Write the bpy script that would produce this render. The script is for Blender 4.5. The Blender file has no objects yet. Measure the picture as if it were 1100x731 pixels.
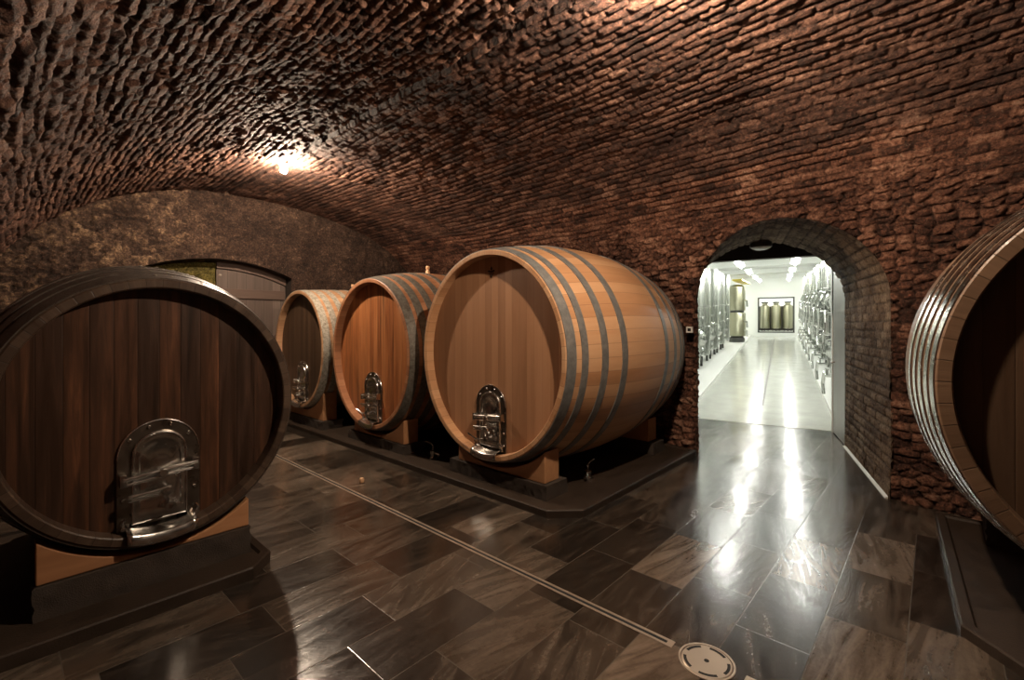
import bpy, bmesh, math, random
import numpy as np
from math import sin, cos, pi, sqrt, radians
from mathutils import Vector, Matrix
random.seed(7)
S = bpy.context.scene
COL = S.collection

# ------------------------------------------------------------------ helpers
def link(o, parent=None):
    COL.objects.link(o)
    if parent: o.parent = parent
    return o

class MB:
    def __init__(s): s.v = []; s.f = []; s.uv = []; s.hasuv = False
    def add(s, vs, fs, uvs=None):
        b = len(s.v); s.v += [tuple(v) for v in vs]; s.f += [tuple(i + b for i in f) for f in fs]
        if uvs: s.uv += uvs; s.hasuv = True
        else: s.uv += [[(0, 0)] * len(f) for f in fs]
        return s
    def box(s, a, b, bev=0):
        (x0, y0, z0), (x1, y1, z1) = a, b
        if bev:
            e = bev; vs = []; 
            bm = bmesh.new(); bmesh.ops.create_cube(bm, size=1)
            for v in bm.verts:
                v.co = Vector(((x0 + x1) / 2 + v.co.x * (x1 - x0), (y0 + y1) / 2 + v.co.y * (y1 - y0), (z0 + z1) / 2 + v.co.z * (z1 - z0)))
            bmesh.ops.bevel(bm, geom=bm.edges[:], offset=e, segments=2, affect='EDGES', profile=0.6)
            bm.verts.index_update()
            s.add([v.co[:] for v in bm.verts], [[v.index for v in f.verts] for f in bm.faces]); bm.free()
            return s
        vs = [(x, y, z) for x in (x0, x1) for y in (y0, y1) for z in (z0, z1)]
        return s.add(vs, [(0, 1, 3, 2), (4, 6, 7, 5), (0, 4, 5, 1), (2, 3, 7, 6), (0, 2, 6, 4), (1, 5, 7, 3)])
    def tube(s, pts, r, n=10, closed=False, caps=True):
        pts = [Vector(p) for p in pts]; m = len(pts); rs = r if isinstance(r, (list, tuple)) else [r] * m
        rings = []; up = None
        for i, p in enumerate(pts):
            if closed: t = pts[(i + 1) % m] - pts[i - 1]
            else: t = pts[min(i + 1, m - 1)] - pts[max(i - 1, 0)]
            t.normalize()
            if up is None:
                up = Vector((0, 0, 1)) if abs(t.z) < .9 else Vector((1, 0, 0))
            a = t.cross(up)
            if a.length < 1e-5: a = t.orthogonal()
            a.normalize(); b = a.cross(t); up = b
            rings.append([p + a * (rs[i] * cos(2 * pi * k / n)) + b * (rs[i] * sin(2 * pi * k / n)) for k in range(n)])
        vs = [q for R in rings for q in R]; fs = []
        for i in range(m if closed else m - 1):
            j = (i + 1) % m
            for k in range(n): fs.append((i * n + k, i * n + (k + 1) % n, j * n + (k + 1) % n, j * n + k))
        if caps and not closed:
            fs.append(tuple(range(n))[::-1]); fs.append(tuple((m - 1) * n + k for k in range(n)))
        return s.add(vs, fs)
    def lathe(s, prof, n=32, frame=None, k=1.0, wrap_uv=None, close=False):
        """prof: list of (r, h). default axis z; frame: Matrix"""
        M = frame or Matrix()
        vs = []; fs = []; uvs = []; m = len(prof)
        for (r, h) in prof:
            for q in range(n):
                a = 2 * pi * q / n
                vs.append(M @ Vector((r * cos(a), r * sin(a) * k, h)))
        for i in range(m - 1 if not close else m):
            j = (i + 1) % m
            for q in range(n):
                fs.append((i * n + q, i * n + (q + 1) % n, j * n + (q + 1) % n, j * n + q))
                if wrap_uv:
                    u0 = q / n * wrap_uv; u1 = (q + 1) / n * wrap_uv
                    uvs.append([(u0, prof[i][1]), (u1, prof[i][1]), (u1, prof[j][1]), (u0, prof[j][1])])
        if not close:
            if prof[0][0] > 1e-6:
                fs.append(tuple(range(n))[::-1]); uvs.append([(0, 0)] * n)
            if prof[-1][0] > 1e-6:
                fs.append(tuple((m - 1) * n + q for q in range(n))); uvs.append([(0, 0)] * n)
        return s.add(vs, fs, uvs if wrap_uv else None)
    def prism(s, outline, d0, d1, axis='y'):
        """outline: list of (a,b); axis y -> (x,z) extruded along y; z -> (x,y); x -> (y,z)"""
        n = len(outline)
        def P(a, b, d): return {'y': (a, d, b), 'z': (a, b, d), 'x': (d, a, b)}[axis]
        vs = [P(a, b, d0) for a, b in outline] + [P(a, b, d1) for a, b in outline]
        fs = [tuple(range(n)), tuple(range(2 * n - 1, n - 1, -1))] + [(i, i + n, (i + 1) % n + n, (i + 1) % n) for i in range(n)]
        return s.add(vs, fs)
    def build(s, name, mat, parent=None, smooth=False, bevel=0, sharp=35):
        me = bpy.data.meshes.new(name); me.from_pydata(s.v, [], s.f)
        if s.hasuv:
            ul = me.uv_layers.new(name='UVMap'); flat = []
            for u in s.uv: 
                for q in u: flat += q
            ul.data.foreach_set('uv', flat)
        bm = bmesh.new(); bm.from_mesh(me); bmesh.ops.recalc_face_normals(bm, faces=bm.faces[:]); bm.to_mesh(me); bm.free()
        if mat: me.materials.append(mat)
        o = link(bpy.data.objects.new(name, me), parent)
        if smooth:
            me.polygons.foreach_set('use_smooth', [True] * len(me.polygons)); me.set_sharp_from_angle(angle=radians(sharp))
        if bevel:
            b = o.modifiers.new('bevel', 'BEVEL'); b.width = bevel; b.segments = 2; b.limit_method = 'ANGLE'
        return o

def tag(o, label, cat=None, group=None, kind=None):
    if label: o['label'] = label
    if cat: o['category'] = cat
    if group: o['group'] = group
    if kind: o['kind'] = kind
    return o
def thing(name, loc=(0, 0, 0), rotz=0, label=None, cat=None, group=None):
    o = bpy.data.objects.new(name, None); o.empty_display_size = .1; o.location = loc; o.rotation_euler = (0, 0, rotz)
    return tag(link(o), label, cat, group)
def struct(o, label=None): o['kind'] = 'structure'; (o.__setitem__('label', label) if label else None); return o
def copy_tree(o, parent=None):
    c = o.copy(); COL.objects.link(c)
    if parent: c.parent = parent
    for ch in o.children: copy_tree(ch, c)
    return c

# ------------------------------------------------------------------ materials
class NT:
    def __init__(s, name):
        s.m = bpy.data.materials.new(name); s.m.use_nodes = True; s.t = s.m.node_tree; s.n = s.t.nodes
        s.b = s.n['Principled BSDF']
    def node(s, typ, **kw):
        n = s.n.new(typ)
        for k, v in kw.items(): setattr(n, k, v)
        return n
    def set(s, sock, v):
        if isinstance(v, bpy.types.NodeSocket): s.t.links.new(v, sock)
        else: sock.default_value = v
    def math(s, op, a, b=0.0, c=None, clamp=False):
        n = s.node('ShaderNodeMath', operation=op, use_clamp=clamp); s.set(n.inputs[0], a); s.set(n.inputs[1], b)
        if c is not None: s.set(n.inputs[2], c)
        return n.outputs[0]
    def xyz(s, vec):
        n = s.node('ShaderNodeSeparateXYZ'); s.set(n.inputs[0], vec); return n.outputs
    def comb(s, x, y, z=0.0):
        n = s.node('ShaderNodeCombineXYZ'); s.set(n.inputs[0], x); s.set(n.inputs[1], y); s.set(n.inputs[2], z); return n.outputs[0]
    def noise(s, vec, scale=5, detail=4, rough=.55, dist=0):
        n = s.node('ShaderNodeTexNoise'); s.set(n.inputs['Vector'], vec); n.inputs['Scale'].default_value = scale
        n.inputs['Detail'].default_value = detail; n.inputs['Roughness'].default_value = rough; n.inputs['Distortion'].default_value = dist
        return n.outputs['Fac']
    def white(s, vec):
        n = s.node('ShaderNodeTexWhiteNoise'); n.noise_dimensions = '3D'; s.set(n.inputs['Vector'], vec); return n.outputs['Value']
    def ramp(s, fac, stops):
        n = s.node('ShaderNodeValToRGB'); s.set(n.inputs[0], fac); e = n.color_ramp.elements
        while len(e) < len(stops): e.new(.5)
        for i, (p, c) in enumerate(stops): e[i].position = p; e[i].color = (*c, 1) if not isinstance(c, (int, float)) else (c, c, c, 1)
        return n.outputs[0]
    def mix(s, f, a, b, mode='MIX'):
        n = s.node('ShaderNodeMix', data_type='RGBA', blend_type=mode); s.set(n.inputs[0], f)
        for i, v in ((6, a), (7, b)):
            s.set(n.inputs[i], v if isinstance(v, bpy.types.NodeSocket) else (*v, 1))
        return n.outputs[2]
    def attr(s, name):
        return s.node('ShaderNodeAttribute', attribute_name=name).outputs['Fac']
    def bump(s, h, strength=.3, dist=.01, nrm=None):
        n = s.node('ShaderNodeBump'); s.set(n.inputs['Height'], h); n.inputs['Strength'].default_value = strength; n.inputs['Distance'].default_value = dist
        if nrm: s.set(n.inputs['Normal'], nrm)
        return n.outputs[0]
    def mapr(s, v, a, b, c, d):
        n = s.node('ShaderNodeMapRange'); s.set(n.inputs[0], v)
        for i, q in enumerate((a, b, c, d)): n.inputs[i + 1].default_value = q
        return n.outputs[0]
    def scale(s, vec, sc):
        n = s.node('ShaderNodeMapping'); s.set(n.inputs[0], vec); n.inputs['Scale'].default_value = sc; return n.outputs[0]
    @property
    def obj(s): return s.node('ShaderNodeTexCoord').outputs['Object']
    @property
    def pos(s): return s.node('ShaderNodeNewGeometry').outputs['Position']
    @property
    def uv(s): return s.node('ShaderNodeTexCoord').outputs['UV']
    def out(s, col=None, rough=None, metal=None, nrm=None, spec=None):
        if col is not None: s.set(s.b.inputs['Base Color'], col if isinstance(col, bpy.types.NodeSocket) else (*col, 1))
        if rough is not None: s.set(s.b.inputs['Roughness'], rough)
        if metal is not None: s.set(s.b.inputs['Metallic'], metal)
        if nrm is not None: s.set(s.b.inputs['Normal'], nrm)
        if spec is not None: s.set(s.b.inputs['Specular IOR Level'], spec)
        return s.m

def m_plain(name, col, rough=.5, metal=0., var=.12, sc=8, bump=.05):
    t = NT(name); o = t.obj; f = t.noise(o, sc, 5)
    c = t.mix(f, tuple(min(1, x * (1 - var)) for x in col), tuple(min(1, x * (1 + var)) for x in col))
    r = t.mapr(f, .3, .7, max(.03, rough - .06), min(1, rough + .06))
    return t.out(c, r, metal, t.bump(t.noise(o, sc * 12, 3), bump, .004))
def m_emit(name, col, st):
    t = NT(name); t.b.inputs['Base Color'].default_value = (*col, 1)
    t.b.inputs['Emission Color'].default_value = (*col, 1); t.b.inputs['Emission Strength'].default_value = st
    return t.m

def m_masonry(name, stops, joint_col, rough=.88, spec=.2, stain=None):
    """brick / rubble: per-vertex 'tone' (one value per stone) and 'joint' (1 in the mortar)"""
    t = NT(name); p = t.pos
    tone = t.attr('tone'); joint = t.attr('joint')
    n1 = t.noise(p, 2.6, 6, .65); n2 = t.noise(p, 30, 6, .75); n3 = t.noise(p, 44, 6, .75)
    f = t.math('ADD', t.math('MULTIPLY', tone, .36), t.math('MULTIPLY', n1, .52))
    f = t.math('ADD', f, t.math('MULTIPLY', t.math('SUBTRACT', n2, .5), 1.25))
    c = t.ramp(f, stops)
    c = t.mix(t.mapr(n3, .50, .64, 0, .72), c, (.022, .013, .009)); c = t.mix(t.mapr(n3, .44, .34, 0, .35), c, t.mix(.5, c, (.62, .42, .30)))
    c = t.mix(t.mapr(t.noise(p, 1.05, 5, .7), .40, .62, .62, 0), c, t.mix(1.0, c, (.34, .30, .30), 'MULTIPLY'))
    # pale lime specks
    sp = t.mapr(t.noise(p, 46, 2, .5), .68, .76, 0, .55); c = t.mix(sp, c, (.34, .25, .18))
    if stain: c = t.mix(t.mapr(t.noise(p, 1.3, 3, .5), .5, .75, 0, .6), c, stain)
    c = t.mix(t.math('MULTIPLY', joint, .8), c, joint_col)
    h = t.math('SUBTRACT', t.math('MULTIPLY', n2, .7), t.math('MULTIPLY', n3, .55))
    return t.out(c, t.mapr(n2, .3, .7, rough - .22, rough + .06), 0, t.bump(h, 1., .035), spec)

def m_wood(name, stops, plank=.1, grain=1., rough=.5, axis='head', dark_streak=None, joint=.35, spec=.35):
    """axis 'head': vertical planks across object x. 'stave': uv.x counts staves. 'beam': grain along object x"""
    t = NT(name); o = t.obj
    if axis == 'head':
        x = t.xyz(o); q = t.math('DIVIDE', x[0], plank); gv = t.scale(o, (26, 26, 1.6)); gv2 = t.scale(o, (9, 9, .55))
    elif axis == 'stave':
        u = t.xyz(t.uv); q = u[0]; g = t.comb(t.math('MULTIPLY', u[0], 2.2), t.math('MULTIPLY', u[1], 1.6), t.math('MULTIPLY', t.math('FLOOR', q), 3.7)); gv = t.scale(g, (1.4, 1.2, 1)); gv2 = t.scale(g, (.4, .5, 1))
    else:
        x = t.xyz(o); q = t.math('MULTIPLY', x[0], .01); gv = t.scale(o, (2.2, 26, 26)); gv2 = t.scale(o, (.9, 8, 8))
    idx = t.math('FLOOR', q); r = t.white(t.comb(idx, 3.3, .7))
    fr = t.math('FRACT', q); d = t.math('MINIMUM', fr, t.math('SUBTRACT', 1.0, fr))
    jm = t.mapr(d, .0, .035, 1, 0)
    sh = t.comb(t.math('MULTIPLY', r, 17), 0.0, t.math('MULTIPLY', r, 5))
    va = t.node('ShaderNodeVectorMath', operation='ADD'); t.set(va.inputs[0], gv); t.set(va.inputs[1], sh)
    vb = t.node('ShaderNodeVectorMath', operation='ADD'); t.set(vb.inputs[0], gv2); t.set(vb.inputs[1], sh)
    n1 = t.noise(va.outputs[0], 1, 6, .65, .4); n2 = t.noise(vb.outputs[0], 1, 4, .55, .6)
    f = t.math('ADD', t.math('MULTIPLY', r, .34), t.math('ADD', t.math('MULTIPLY', n2, .45), t.math('MULTIPLY', t.math('SUBTRACT', n1, .35), .55 * grain)))
    c = t.ramp(f, stops)
    if dark_streak:
        c = t.mix(t.mapr(n2, dark_streak[0], dark_streak[0] + .1, 0, dark_streak[1]), c, dark_streak[2])
    if axis != 'beam': c = t.mix(t.math('MULTIPLY', jm, joint), c, tuple(x * .25 for x in stops[0][1]))
    h = t.math('SUBTRACT', n1, t.math('MULTIPLY', jm, .8 if axis != 'beam' else 0))
    return t.out(c, t.mapr(n1, .3, .7, rough - .08, rough + .12), 0, t.bump(h, .25, .006), spec)

def m_hoop(name, a, b, rough=.45, metal=.7, sc=14):
    t = NT(name); o = t.obj; n1 = t.noise(o, sc, 6, .7); n2 = t.noise(o, sc * 7, 4, .6)
    f = t.math('ADD', t.math('MULTIPLY', n1, .7), t.math('MULTIPLY', n2, .35))
    return t.out(t.mix(t.mapr(f, .4, .66, 0, 1), a, b), t.mapr(n2, .3, .7, rough - .1, rough + .15), metal, t.bump(n2, .2, .003))

def m_steel(name, col=(.62, .6, .57), rough=.18):
    t = NT(name); o = t.obj; n1 = t.noise(o, 22, 5)
    return t.out(t.mix(n1, tuple(x * .85 for x in col), col), t.mapr(n1, .3, .7, rough - .05, rough + .1), 1.0, t.bump(t.noise(o, 12, 3), .08, .01))

def m_slate():
    t = NT('slate_floor'); p = t.xyz(t.pos); x, y = p[0], p[1]
    RH, TL = .3205, .655
    qy = t.math('DIVIDE', t.math('SUBTRACT', y, .098), RH); row = t.math('FLOOR', qy); fy = t.math('FRACT', qy)
    off = t.math('MULTIPLY', t.white(t.comb(row, 1.7, 4.1)), 1.0)
    qx = t.math('ADD', t.math('DIVIDE', x, TL), off); colm = t.math('FLOOR', qx); fx = t.math('FRACT', qx)
    dy = t.math('MULTIPLY', t.math('MINIMUM', fy, t.math('SUBTRACT', 1.0, fy)), RH)
    dx = t.math('MULTIPLY', t.math('MINIMUM', fx, t.math('SUBTRACT', 1.0, fx)), TL)
    d = t.math('MINIMUM', dx, dy); jm = t.mapr(d, .0012, .0032, 1, 0)
    tn = t.white(t.comb(row, colm, 2.2)); tn2 = t.white(t.comb(colm, row, 7.7))
    # wavy slate streaks, a different slant on every tile
    sl = t.math('MULTIPLY', t.math('SUBTRACT', tn2, .5), 2.2)
    gx = t.math('ADD', x, t.math('MULTIPLY', y, sl)); gy = t.math('SUBTRACT', y, t.math('MULTIPLY', x, t.math('MULTIPLY', sl, .35)))
    sv = t.comb(t.math('ADD', t.math('MULTIPLY', gx, 1.6), t.math('MULTIPLY', tn, 40)), t.math('MULTIPLY', gy, 9), tn2)
    s1 = t.noise(sv, 1.3, 6, .62, 1.1); s2 = t.noise(t.pos, 42, 5, .7); s3 = t.noise(t.pos, 170, 2, .5)
    f = t.math('ADD', t.math('MULTIPLY', t.math('POWER', tn, 1.8), .62), t.math('MULTIPLY', t.math('SUBTRACT', s1, .36), 1.25))
    f = t.math('ADD', f, t.math('MULTIPLY', t.math('SUBTRACT', s2, .5), .3))
    c = t.ramp(f, [(.0, (.010, .0078, .0062)), (.32, (.024, .0178, .0135)), (.58, (.066, .049, .036)), (1., (.155, .118, .09))])
    c = t.mix(t.mapr(s3, .70, .78, 0, .45), c, (.2, .17, .14))
    c = t.mix(jm, c, (.075, .062, .05))
    r = t.math('ADD', t.mapr(s1, .3, .7, .11, .21), t.math('MULTIPLY', t.math('SUBTRACT', s2, .5), .14))
    r = t.math('ADD', r, t.math('MULTIPLY', tn2, .07))
    h = t.math('SUBTRACT', t.math('ADD', t.math('MULTIPLY', s1, 1.0), t.math('MULTIPLY', s2, .35)), t.math('MULTIPLY', jm, .6))
    return t.out(c, r, 0, t.bump(h, .13, .008), .5)

M = {}
BRICK = [(.10, (.022, .013, .010)), (.33, (.085, .042, .030)), (.52, (.19, .092, .062)), (.70, (.32, .175, .12)), (.95, (.58, .40, .29))]
RUBBLE = [(.14, (.022, .011, .008)), (.34, (.10, .043, .028)), (.52, (.25, .108, .066)), (.70, (.43, .225, .145)), (.92, (.64, .45, .33))]
M['brick'] = m_masonry('vault_brick', BRICK, (.020, .012, .009))
M['rubble'] = m_masonry('rubble_stone', RUBBLE, (.018, .011, .008))
M['endwall'] = m_masonry('end_rubble', [(.12, (.02, .012, .009)), (.36, (.07, .04, .028)), (.54, (.15, .09, .058)), (.7, (.36, .23, .135)), (.9, (.62, .43, .27))], (.03, .02, .015))
M['jamb'] = m_masonry('passage_brick', [(.1, (.09, .056, .035)), (.36, (.24, .158, .10)), (.6, (.38, .27, .175)), (.95, (.55, .43, .31))], (.018, .014, .010))
M['moss'] = m_masonry('mossy_masonry', [(.1, (.05, .04, .01)), (.45, (.12, .10, .025)), (.7, (.2, .16, .04)), (.95, (.28, .22, .08))], (.04, .03, .01))
M['slate'] = m_slate(); M['slate'].node_tree.nodes['Principled BSDF'].inputs['IOR'].default_value = 1.72
M['platform'] = m_plain('platform_stone', (.030, .020, .014), .55, 0, .6, 9, .5); M['platform'].node_tree.nodes['Principled BSDF'].inputs['Specular IOR Level'].default_value = .18
M['plinth'] = m_plain('plinth_mortar', (.034, .023, .016), .8, 0, .6, 14, .9)
M['drain'] = m_plain('drain_steel', (.52, .42, .33), .38, .75, .1, 10, .08)
M['black'] = m_plain('dark_slot', (.004, .004, .004), .8)
M['steel'] = m_steel('polished_steel')
M['darksteel'] = m_steel('door_plate_steel', (.24, .205, .17), .3)
M['lampmetal'] = m_plain('lamp_metal', (.35, .3, .25), .4, .6)
M['bulb'] = m_emit('bulb_glow', (1., .80, .60), 6200.)
W = {}
W['c_head'] = m_wood('honey_oak_head', [(.15, (.26, .125, .062)), (.5, (.36, .185, .096)), (.85, (.45, .25, .14))], .085, .55, .42, 'head', None, .28)
W['c_stave'] = m_wood('honey_oak_staves', [(.1, (.32, .148, .066)), (.45, (.47, .25, .125)), (.8, (.58, .36, .205))], 1, .7, .42, 'stave', None, .5)
W['m_head'] = m_wood('red_oak_head', [(.15, (.10, .032, .012)), (.5, (.31, .108, .036)), (.85, (.47, .20, .075))], .085, 1.6, .42, 'head', (.58, .7, (.05, .024, .013)), .5)
W['m_stave'] = m_wood('red_oak_staves', [(.1, (.17, .065, .03)), (.5, (.32, .14, .065)), (.9, (.42, .22, .12))], 1, .9, .5, 'stave', None, .6)
W['b_head'] = m_wood('dark_oak_head', [(.15, (.03, .016, .009)), (.5, (.062, .034, .019)), (.85, (.13, .075, .04))], .08, 1.1, .45, 'head', (.6, .6, (.02, .012, .008)), .5)
W['b_stave'] = m_wood('dark_oak_staves', [(.1, (.2, .095, .045)), (.5, (.38, .21, .11)), (.9, (.5, .33, .2))], 1, .9, .5, 'stave', None, .6)
W['l_head'] = m_wood('blackened_oak_head', [(.15, (.017, .009, .0055)), (.5, (.038, .0185, .011)), (.72, (.075, .031, .015)), (.95, (.19, .072, .03))], .1, 2.0, .36, 'head', (.56, .75, (.016, .009, .006)), .6)
W['l_stave'] = m_wood('blackened_oak_staves', [(.1, (.02, .012, .008)), (.5, (.055, .034, .023)), (.9, (.12, .08, .055))], 1, 1., .36, 'stave', None, .8)
W['r_head'] = m_wood('brown_oak_head', [(.15, (.05, .027, .015)), (.5, (.085, .048, .027)), (.85, (.14, .083, .048))], .1, .9, .45, 'head', None, .4)
W['r_stave'] = m_wood('brown_oak_staves', [(.1, (.08, .045, .026)), (.5, (.15, .088, .052)), (.9, (.24, .15, .09))], 1, .9, .42, 'stave', None, .8)
W['beam'] = m_wood('cradle_oak', [(.15, (.24, .11, .05)), (.5, (.36, .17, .078)), (.85, (.46, .245, .12))], 1, .8, .5, 'beam')
W['door'] = m_wood('weathered_door_wood', [(.15, (.05, .034, .027)), (.5, (.095, .066, .053)), (.85, (.16, .12, .098))], .13, 1., .6, 'head', None, .8)
W['doorrail'] = m_wood('door_rail_wood', [(.15, (.05, .03, .022)), (.5, (.08, .048, .036)), (.85, (.12, .08, .06))], 1, 1., .6, 'beam')
W['lintel'] = m_wood('dark_lintel_wood', [(.15, (.02, .014, .011)), (.5, (.035, .025, .02)), (.85, (.06, .045, .036))], 1, 1., .6, 'beam')
W['bung'] = m_plain('bung_beech', (.6, .36, .2), .5)
HOOP = {}
HOOP['c'] = m_hoop('galvanised_hoop', (.15, .15, .145), (.26, .255, .24), .45, .45)
HOOP['m'] = m_hoop('rusty_zinc_hoop', (.07, .055, .04), (.17, .155, .13), .55, .3, 24)
HOOP['b'] = m_hoop('mottled_zinc_hoop', (.16, .13, .09), (.46, .43, .37), .5, .3, 24)
HOOP['l'] = m_hoop('black_iron_hoop', (.045, .034, .027), (.095, .075, .06), .34, .35)
HOOP['r'] = m_steel('bright_steel_hoop', (.66, .63, .57), .2)

# ------------------------------------------------------------------ numpy noise for masonry relief
def hsh(ix, iy, k=0):
    h = (ix.astype(np.int64) * 374761393 + iy.astype(np.int64) * 668265263 + k * 1442695041) & 0xFFFFFFFF
    h = ((h ^ (h >> 13)) * 1274126177) & 0xFFFFFFFF
    h = h ^ (h >> 16)
    return (h & 0xFFFFFF) / float(0xFFFFFF)
def vn(x, y, k=0):
    ix = np.floor(x); iy = np.floor(y); fx = x - ix; fy = y - iy
    fx = fx * fx * (3 - 2 * fx); fy = fy * fy * (3 - 2 * fy)
    a = hsh(ix, iy, k); b = hsh(ix + 1, iy, k); c = hsh(ix, iy + 1, k); d = hsh(ix + 1, iy + 1, k)
    return (a * (1 - fx) + b * fx) * (1 - fy) + (c * (1 - fx) + d * fx) * fy - .5
def fbm(x, y, k=0, o=4):
    s = 0; a = 1.
    for i in range(o): s = s + a * vn(x, y, k + i * 11); x = x * 2.03; y = y * 2.03; a *= .5
    return s
def bricks(u, v, bw, rh, mo, wob=.03, k=0):
    """-> height (m), joint 0..1, tone 0..1"""
    u2 = u + wob * 1.2 * fbm(u * 3.1, v * 5, k + 1, 3); v2 = v + wob * .6 * fbm(u * 1.5, v * 2.0, k + 2, 3) + .006 * fbm(u * 14, v * 14, k + 3, 2)
    q = v2 / rh; row = np.floor(q); fy = (q - row) * rh
    p = u2 / bw + .5 * (row % 2) + .35 * (hsh(row, row * 0 + 3, k) - .5); c = np.floor(p); fx = (p - c) * bw
    dy = np.minimum(fy, rh - fy); dx = np.minimum(fx, bw - fx)
    t = hsh(c, row, k + 5); amp = .6 + .8 * hsh(c, row, k + 6)
    jy = np.clip(1 - dy / mo, 0, 1); jx = np.clip(1 - dx / mo, 0, 1)
    deep = .35 + .9 * np.clip(.5 + 1.6 * fbm(u * .8, row * .7, k + 8, 2), 0, 1)
    hgt = -(.022 * deep * jy ** .8); hgt = np.minimum(hgt, -.013 * jx ** .8)
    hgt += (hsh(c, row, k + 7) - .5) * .013
    hgt += .008 * fbm(u * 24, v * 26, k + 9, 3) + .02 * np.clip(fbm(u * 5, v * 6, k + 12, 3) - .22, 0, .4) * -1
    return hgt, np.clip(np.maximum(jy * (.5 + .5 * deep), jx * .8), 0, 1), t
def rubble(u, v, su, sv, k=50, depth=.030):
    x = u / su + .5 * fbm(u * 4, v * 4, k, 3); y = v / sv + .6 * fbm(u * 4, v * 4, k + 1, 3)
    ix = np.floor(x); iy = np.floor(y); d1 = np.full(x.shape, 9.); d2 = d1.copy(); tone = np.zeros(x.shape)
    for a in (-1, 0, 1):
        for b in (-1, 0, 1):
            cx = ix + a; cy = iy + b
            px = cx + .15 + .7 * hsh(cx, cy, k + 2); py = cy + .15 + .7 * hsh(cx, cy, k + 3)
            d = np.hypot(px - x, py - y); t = hsh(cx, cy, k + 4)
            n = d < d1; d2 = np.where(n, d1, np.minimum(d2, d)); tone = np.where(n, t, tone); d1 = np.where(n, d, d1)
    e = d2 - d1; j = np.clip(1 - e / .22, 0, 1)
    h = -depth * j ** .8 + (tone - .5) * .026 + .022 * fbm(u * 15, v * 15, k + 6, 4)
    return h, j * .9, tone

def grid_obj(name, P, mat, attrs=None, keep=None, smooth=True):
    """P: (n,m,3) array of points -> mesh of quads; keep: (n-1,m-1) mask"""
    n, m = P.shape[:2]
    idx = np.arange(n * m).reshape(n, m)
    q = np.stack([idx[:-1, :-1], idx[1:, :-1], idx[1:, 1:], idx[:-1, 1:]], 2)
    q = q[keep] if keep is not None else q.reshape(-1, 4)
    used = np.zeros(n * m, bool); used[q.ravel()] = True; remap = np.cumsum(used) - 1
    V = P.reshape(-1, 3)[used]; q = remap[q]
    me = bpy.data.meshes.new(name); me.vertices.add(len(V)); me.vertices.foreach_set('co', V.astype(np.float32).ravel())
    me.loops.add(q.size); me.loops.foreach_set('vertex_index', q.astype(np.int32).ravel())
    me.polygons.add(len(q)); me.polygons.foreach_set('loop_start', np.arange(0, q.size, 4, dtype=np.int32)); me.polygons.foreach_set('loop_total', np.full(len(q), 4, np.int32))
    if smooth: me.polygons.foreach_set('use_smooth', np.ones(len(q), bool))
    me.update(calc_edges=True)
    for k, a in (attrs or {}).items():
        at = me.attributes.new(k, 'FLOAT', 'POINT'); at.data.foreach_set('value', a.reshape(-1)[used].astype(np.float32))
    me.materials.append(mat)
    return link(bpy.data.objects.new(name, me))

# ------------------------------------------------------------------ the vaulted cellar
XR, XL, Z0, ZC, YE = 2.25, -.30, 1.30, 3.42, 7.80
ys = np.concatenate([np.arange(-6, -.7, .07), np.arange(-.7, 4.6, .0125), np.arange(4.6, YE + .12, .02)])
XWt = np.interp(ys, [-6, -.9, -.6, 3.1, 5.0, 8.2], [4.9, 4.9, 4.94, 5.68, 5.85, 5.85])
kk = np.hanning(41); kk /= kk.sum()
def XW(y): return np.interp(y, [-6, -.9, -.6, 3.1, 5.0, 8.2], [4.9, 4.9, 4.94, 5.68, 5.85, 5.85])
def cxr(z):  # right flank: 0 at the ridge, 1 at the wall
    w = np.clip((np.asarray(z, float) - Z0) / (ZC - Z0), 0, 1); return (1 - w ** 2.5) ** .4
# profile polyline
prof = [(-1, 1., z) for z in np.linspace(0, Z0, 40)[:-1]]
for a in np.linspace(0, pi / 2, 160): prof.append((-1, cos(a), Z0 + (ZC - Z0) * sin(a)))
for a in np.linspace(pi / 2, 0, 160)[1:]: prof.append((1, abs(cos(a)) ** (2 / 2.5), Z0 + (ZC - Z0) * sin(a) ** (2 / 2.5)))
prof += [(1, 1., z) for z in np.linspace(Z0, 0, 40)[1:]]
pa = np.array(prof); nomx = np.where(pa[:, 0] < 0, XR - pa[:, 1] * (XR - XL), XR + pa[:, 1] * 3.0)
arc = np.concatenate([[0], np.cumsum(np.hypot(np.diff(nomx), np.diff(pa[:, 2])))])
NA = int(arc[-1] / .0125); av = np.linspace(0, arc[-1], NA)
sg = np.interp(av, arc, pa[:, 0] * pa[:, 1]); zz = np.interp(av, arc, pa[:, 2])
Yg, Ag = np.meshgrid(ys, av, indexing='ij'); SG = np.broadcast_to(sg, Yg.shape); ZZ = np.broadcast_to(zz, Yg.shape).copy()
XWg = XW(Yg); X = np.where(SG < 0, XR + SG * (XR - XL), XR + SG * (XWg - XR))
P = np.stack([X, Yg, ZZ], 2)
dY = np.gradient(P, ys, axis=0); dA = np.gradient(P, av, axis=1); Nrm = np.cross(dY, dA); Nrm /= np.linalg.norm(Nrm, axis=2)[..., None] + 1e-9
cen = np.array([XR, 0, 1.4]); sgn = np.sign(((cen - P) * np.array([1, 0, 1]) * Nrm).sum(2)); Nrm *= np.where(sgn == 0, 1, sgn)[..., None]
hb, jb, tb = bricks(Yg, Ag, .175, .071, .011, .045)
hr, jr, tr = rubble(Yg, Ag, .125, .066, 50, .04)
zr = 2.75 + .5 * fbm(Yg * 1.2, Ag * 1.2, 77, 3)
mR = np.clip((zr - ZZ) / .5, 0, 1) * (SG > 0)
mL = .55 * np.clip((2.0 + .5 * fbm(Yg * 1.1, Ag * 1.1, 78, 3) - ZZ) / .3, 0, 1) * (SG < 0)
mr = np.maximum(mR, mL)
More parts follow.
